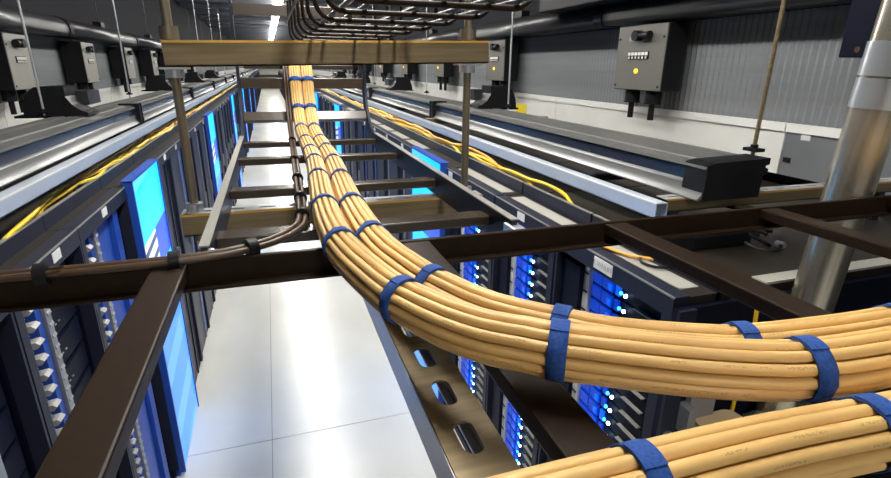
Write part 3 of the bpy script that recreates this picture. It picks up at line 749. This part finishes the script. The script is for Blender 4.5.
# ================================================================== yellow fibres behind the front bars
for s, nm in sides():
    x0 = -.895 if s < 0 else 1.236
    for k in range(6):
        rr = random.Random(40 + k + (s > 0)*10)
        P = []; yy = (2.0 if s < 0 else 1.95) + k*.37; 
        P.append((x0 + rr.uniform(-.02, .02), yy-.10, Z(-.612)))
        while yy < 32:
            lift = (.045 if (int(yy*.7) + k) % 4 == 0 else .0)
            P.append((x0 + rr.uniform(-.016, .018), yy, Z(-.568 + rr.uniform(.004, .036) + lift*.6)))
            yy += rr.uniform(.16, .34)*(1 if yy < 8 else 2.5)
        o = MB().tube(spline(P, .05 if k < 6 else .1), .0085 if k < 4 else .012, 6).build('fibre_cable', M['yellowfibre' if k % 3 != 2 else 'orangefibre'])
        tag(o, 'loose %s fibre cable on the %s cabinet tops, %s to start from the camera' % ('yellow' if k % 3 != 2 else 'orange', nm, ORD[k]), 'cable', 'loose fibre cables on the cabinet tops')
# fibre and black lead on top of the nearest right cabinet
o = MB().tube(spline(zz([(1.12, 1.60, -.615), (1.105, 1.50, -.612), (1.118, 1.42, -.612), (1.14, 1.36, -.612), (1.19, 1.31, -.610)]), .02), .006, 8).build('fibre_cable', M['orangefibre']); tag(o, 'short orange yellow fibre lying on the nearest right cabinet top', 'cable')
o = MB().tube(spline(zz([(1.16, 1.34, -.612), (1.135, 1.30, -.612), (1.15, 1.25, -.612), (1.20, 1.24, -.612), (1.23, 1.30, -.612), (1.26, 1.45, -.612)]), .02), .005, 8).build('black_lead', M['black']); tag(o, 'short black looped lead lying on the nearest right cabinet top', 'cable')

# ---- clutter behind the pipe: gear box with coiled leads, pale frame members
gb = thing('junction_box', 'black junction box with a brass top plate and coiled leads behind the crossing ladder', 'box', (1.56, 1.42, TOP-.004))
MB().box(-.16, .12, -.06, .14, 0, .055).bevel(.006, 2).build('case', M['black'], gb)
MB().box(-.02, .10, -.02, .09, .055, .060).build('top_plate', M['beige'], gb)
MB().cyl((.04, .03, .060), (.04, .03, .080), .022, 14).build('knob', M['duct'], gb)
MB().box(-.15, -.04, -.03, -.02, .056, .060).box(-.14, -.04, .0, .01, .056, .060).build('terminal_strip', M['post'], gb)
for k in range(4):
    rr = random.Random(k); rad = .05 + .012*k
    P = [(.15 + rad*math.cos(a)*.8, -.03 + rad*math.sin(a) - .03*k*.3, .02 + .045*math.sin(a*.5+k) + .02*k*.3) for a in [q*.45 for q in range(13)]]
    MB().tube(spline(P, .015), .007, 8).build('coiled_lead', M['black'] if k % 2 else M['duct'], gb)
MB().cyl((.20, -.10, .01), (.20, -.13, .012), .014, 10).build('plug', M['nut'], gb)
df = thing('floor_frame', 'pale steel frame and brown cover plates beyond the steel pipe at right', 'frame', (1.3, 1.06, TOP))
MB().box(.80, 1.35, .0, .9, -.020, -.006).build('cover_plate', M['brownfloor'], df)
MB().box(.10, 1.25, -.008, .045, -.012, .004).build('front_bar', M['plate'], df)
MB().box(1.0, 1.05, .05, .9, -.006, .006).build('side_bar', M['post'], df)
MB().box(.1, .8, .05, .9, -.030, -.022).build('cover_plate', M['brownfloor'], df)
# ---- beige box with rod on the end panel
bb = thing('latch_box', 'beige rounded box with a steel rod on the dark end panel below the bundles', 'latch', (1.24, 1.028, Z(-1.06)))
MB().prism([(x_, y_-.08) for x_, y_ in [(cx*.045 + .035*math.cos(t), cy*.035 + .035*math.sin(t)) for cx, cy, t0 in ((1, 1, 0), (-1, 1, 90), (-1, -1, 180), (1, -1, 270)) for t in [math.radians(t0 + q) for q in (0, 22, 45, 67, 90)]]], -.045, .03, 'z').build('box_body', M['beige'], bb)
MB().cyl((.08, -.05, .0), (.36, -.03, .0), .020, 14).cyl((.34, -.03, .0), (.38, -.028, .0), .034, 14).build('rod', M['pipe'], bb)
MB().box(-.13, -.10, -.05, 0, .0, .09).box(-.10, .0, -.02, 0, .03, .12).build('bracket', M['post'], bb)
MB().cyl((-.16, -.02, -.02), (-.16, 0, -.02), .018, 12).build('bolt', M['nut'], bb)
yl = MB().tube(spline(zz([(1.33, 1.015, -.63), (1.335, 1.010, -.75), (1.33, 1.012, -.95), (1.32, 1.018, -1.2)]), .03), .006, 8).build('fibre_cable', M['yellowfibre']); tag(yl, 'yellow fibre hanging down the end panel of the right row', 'cable')
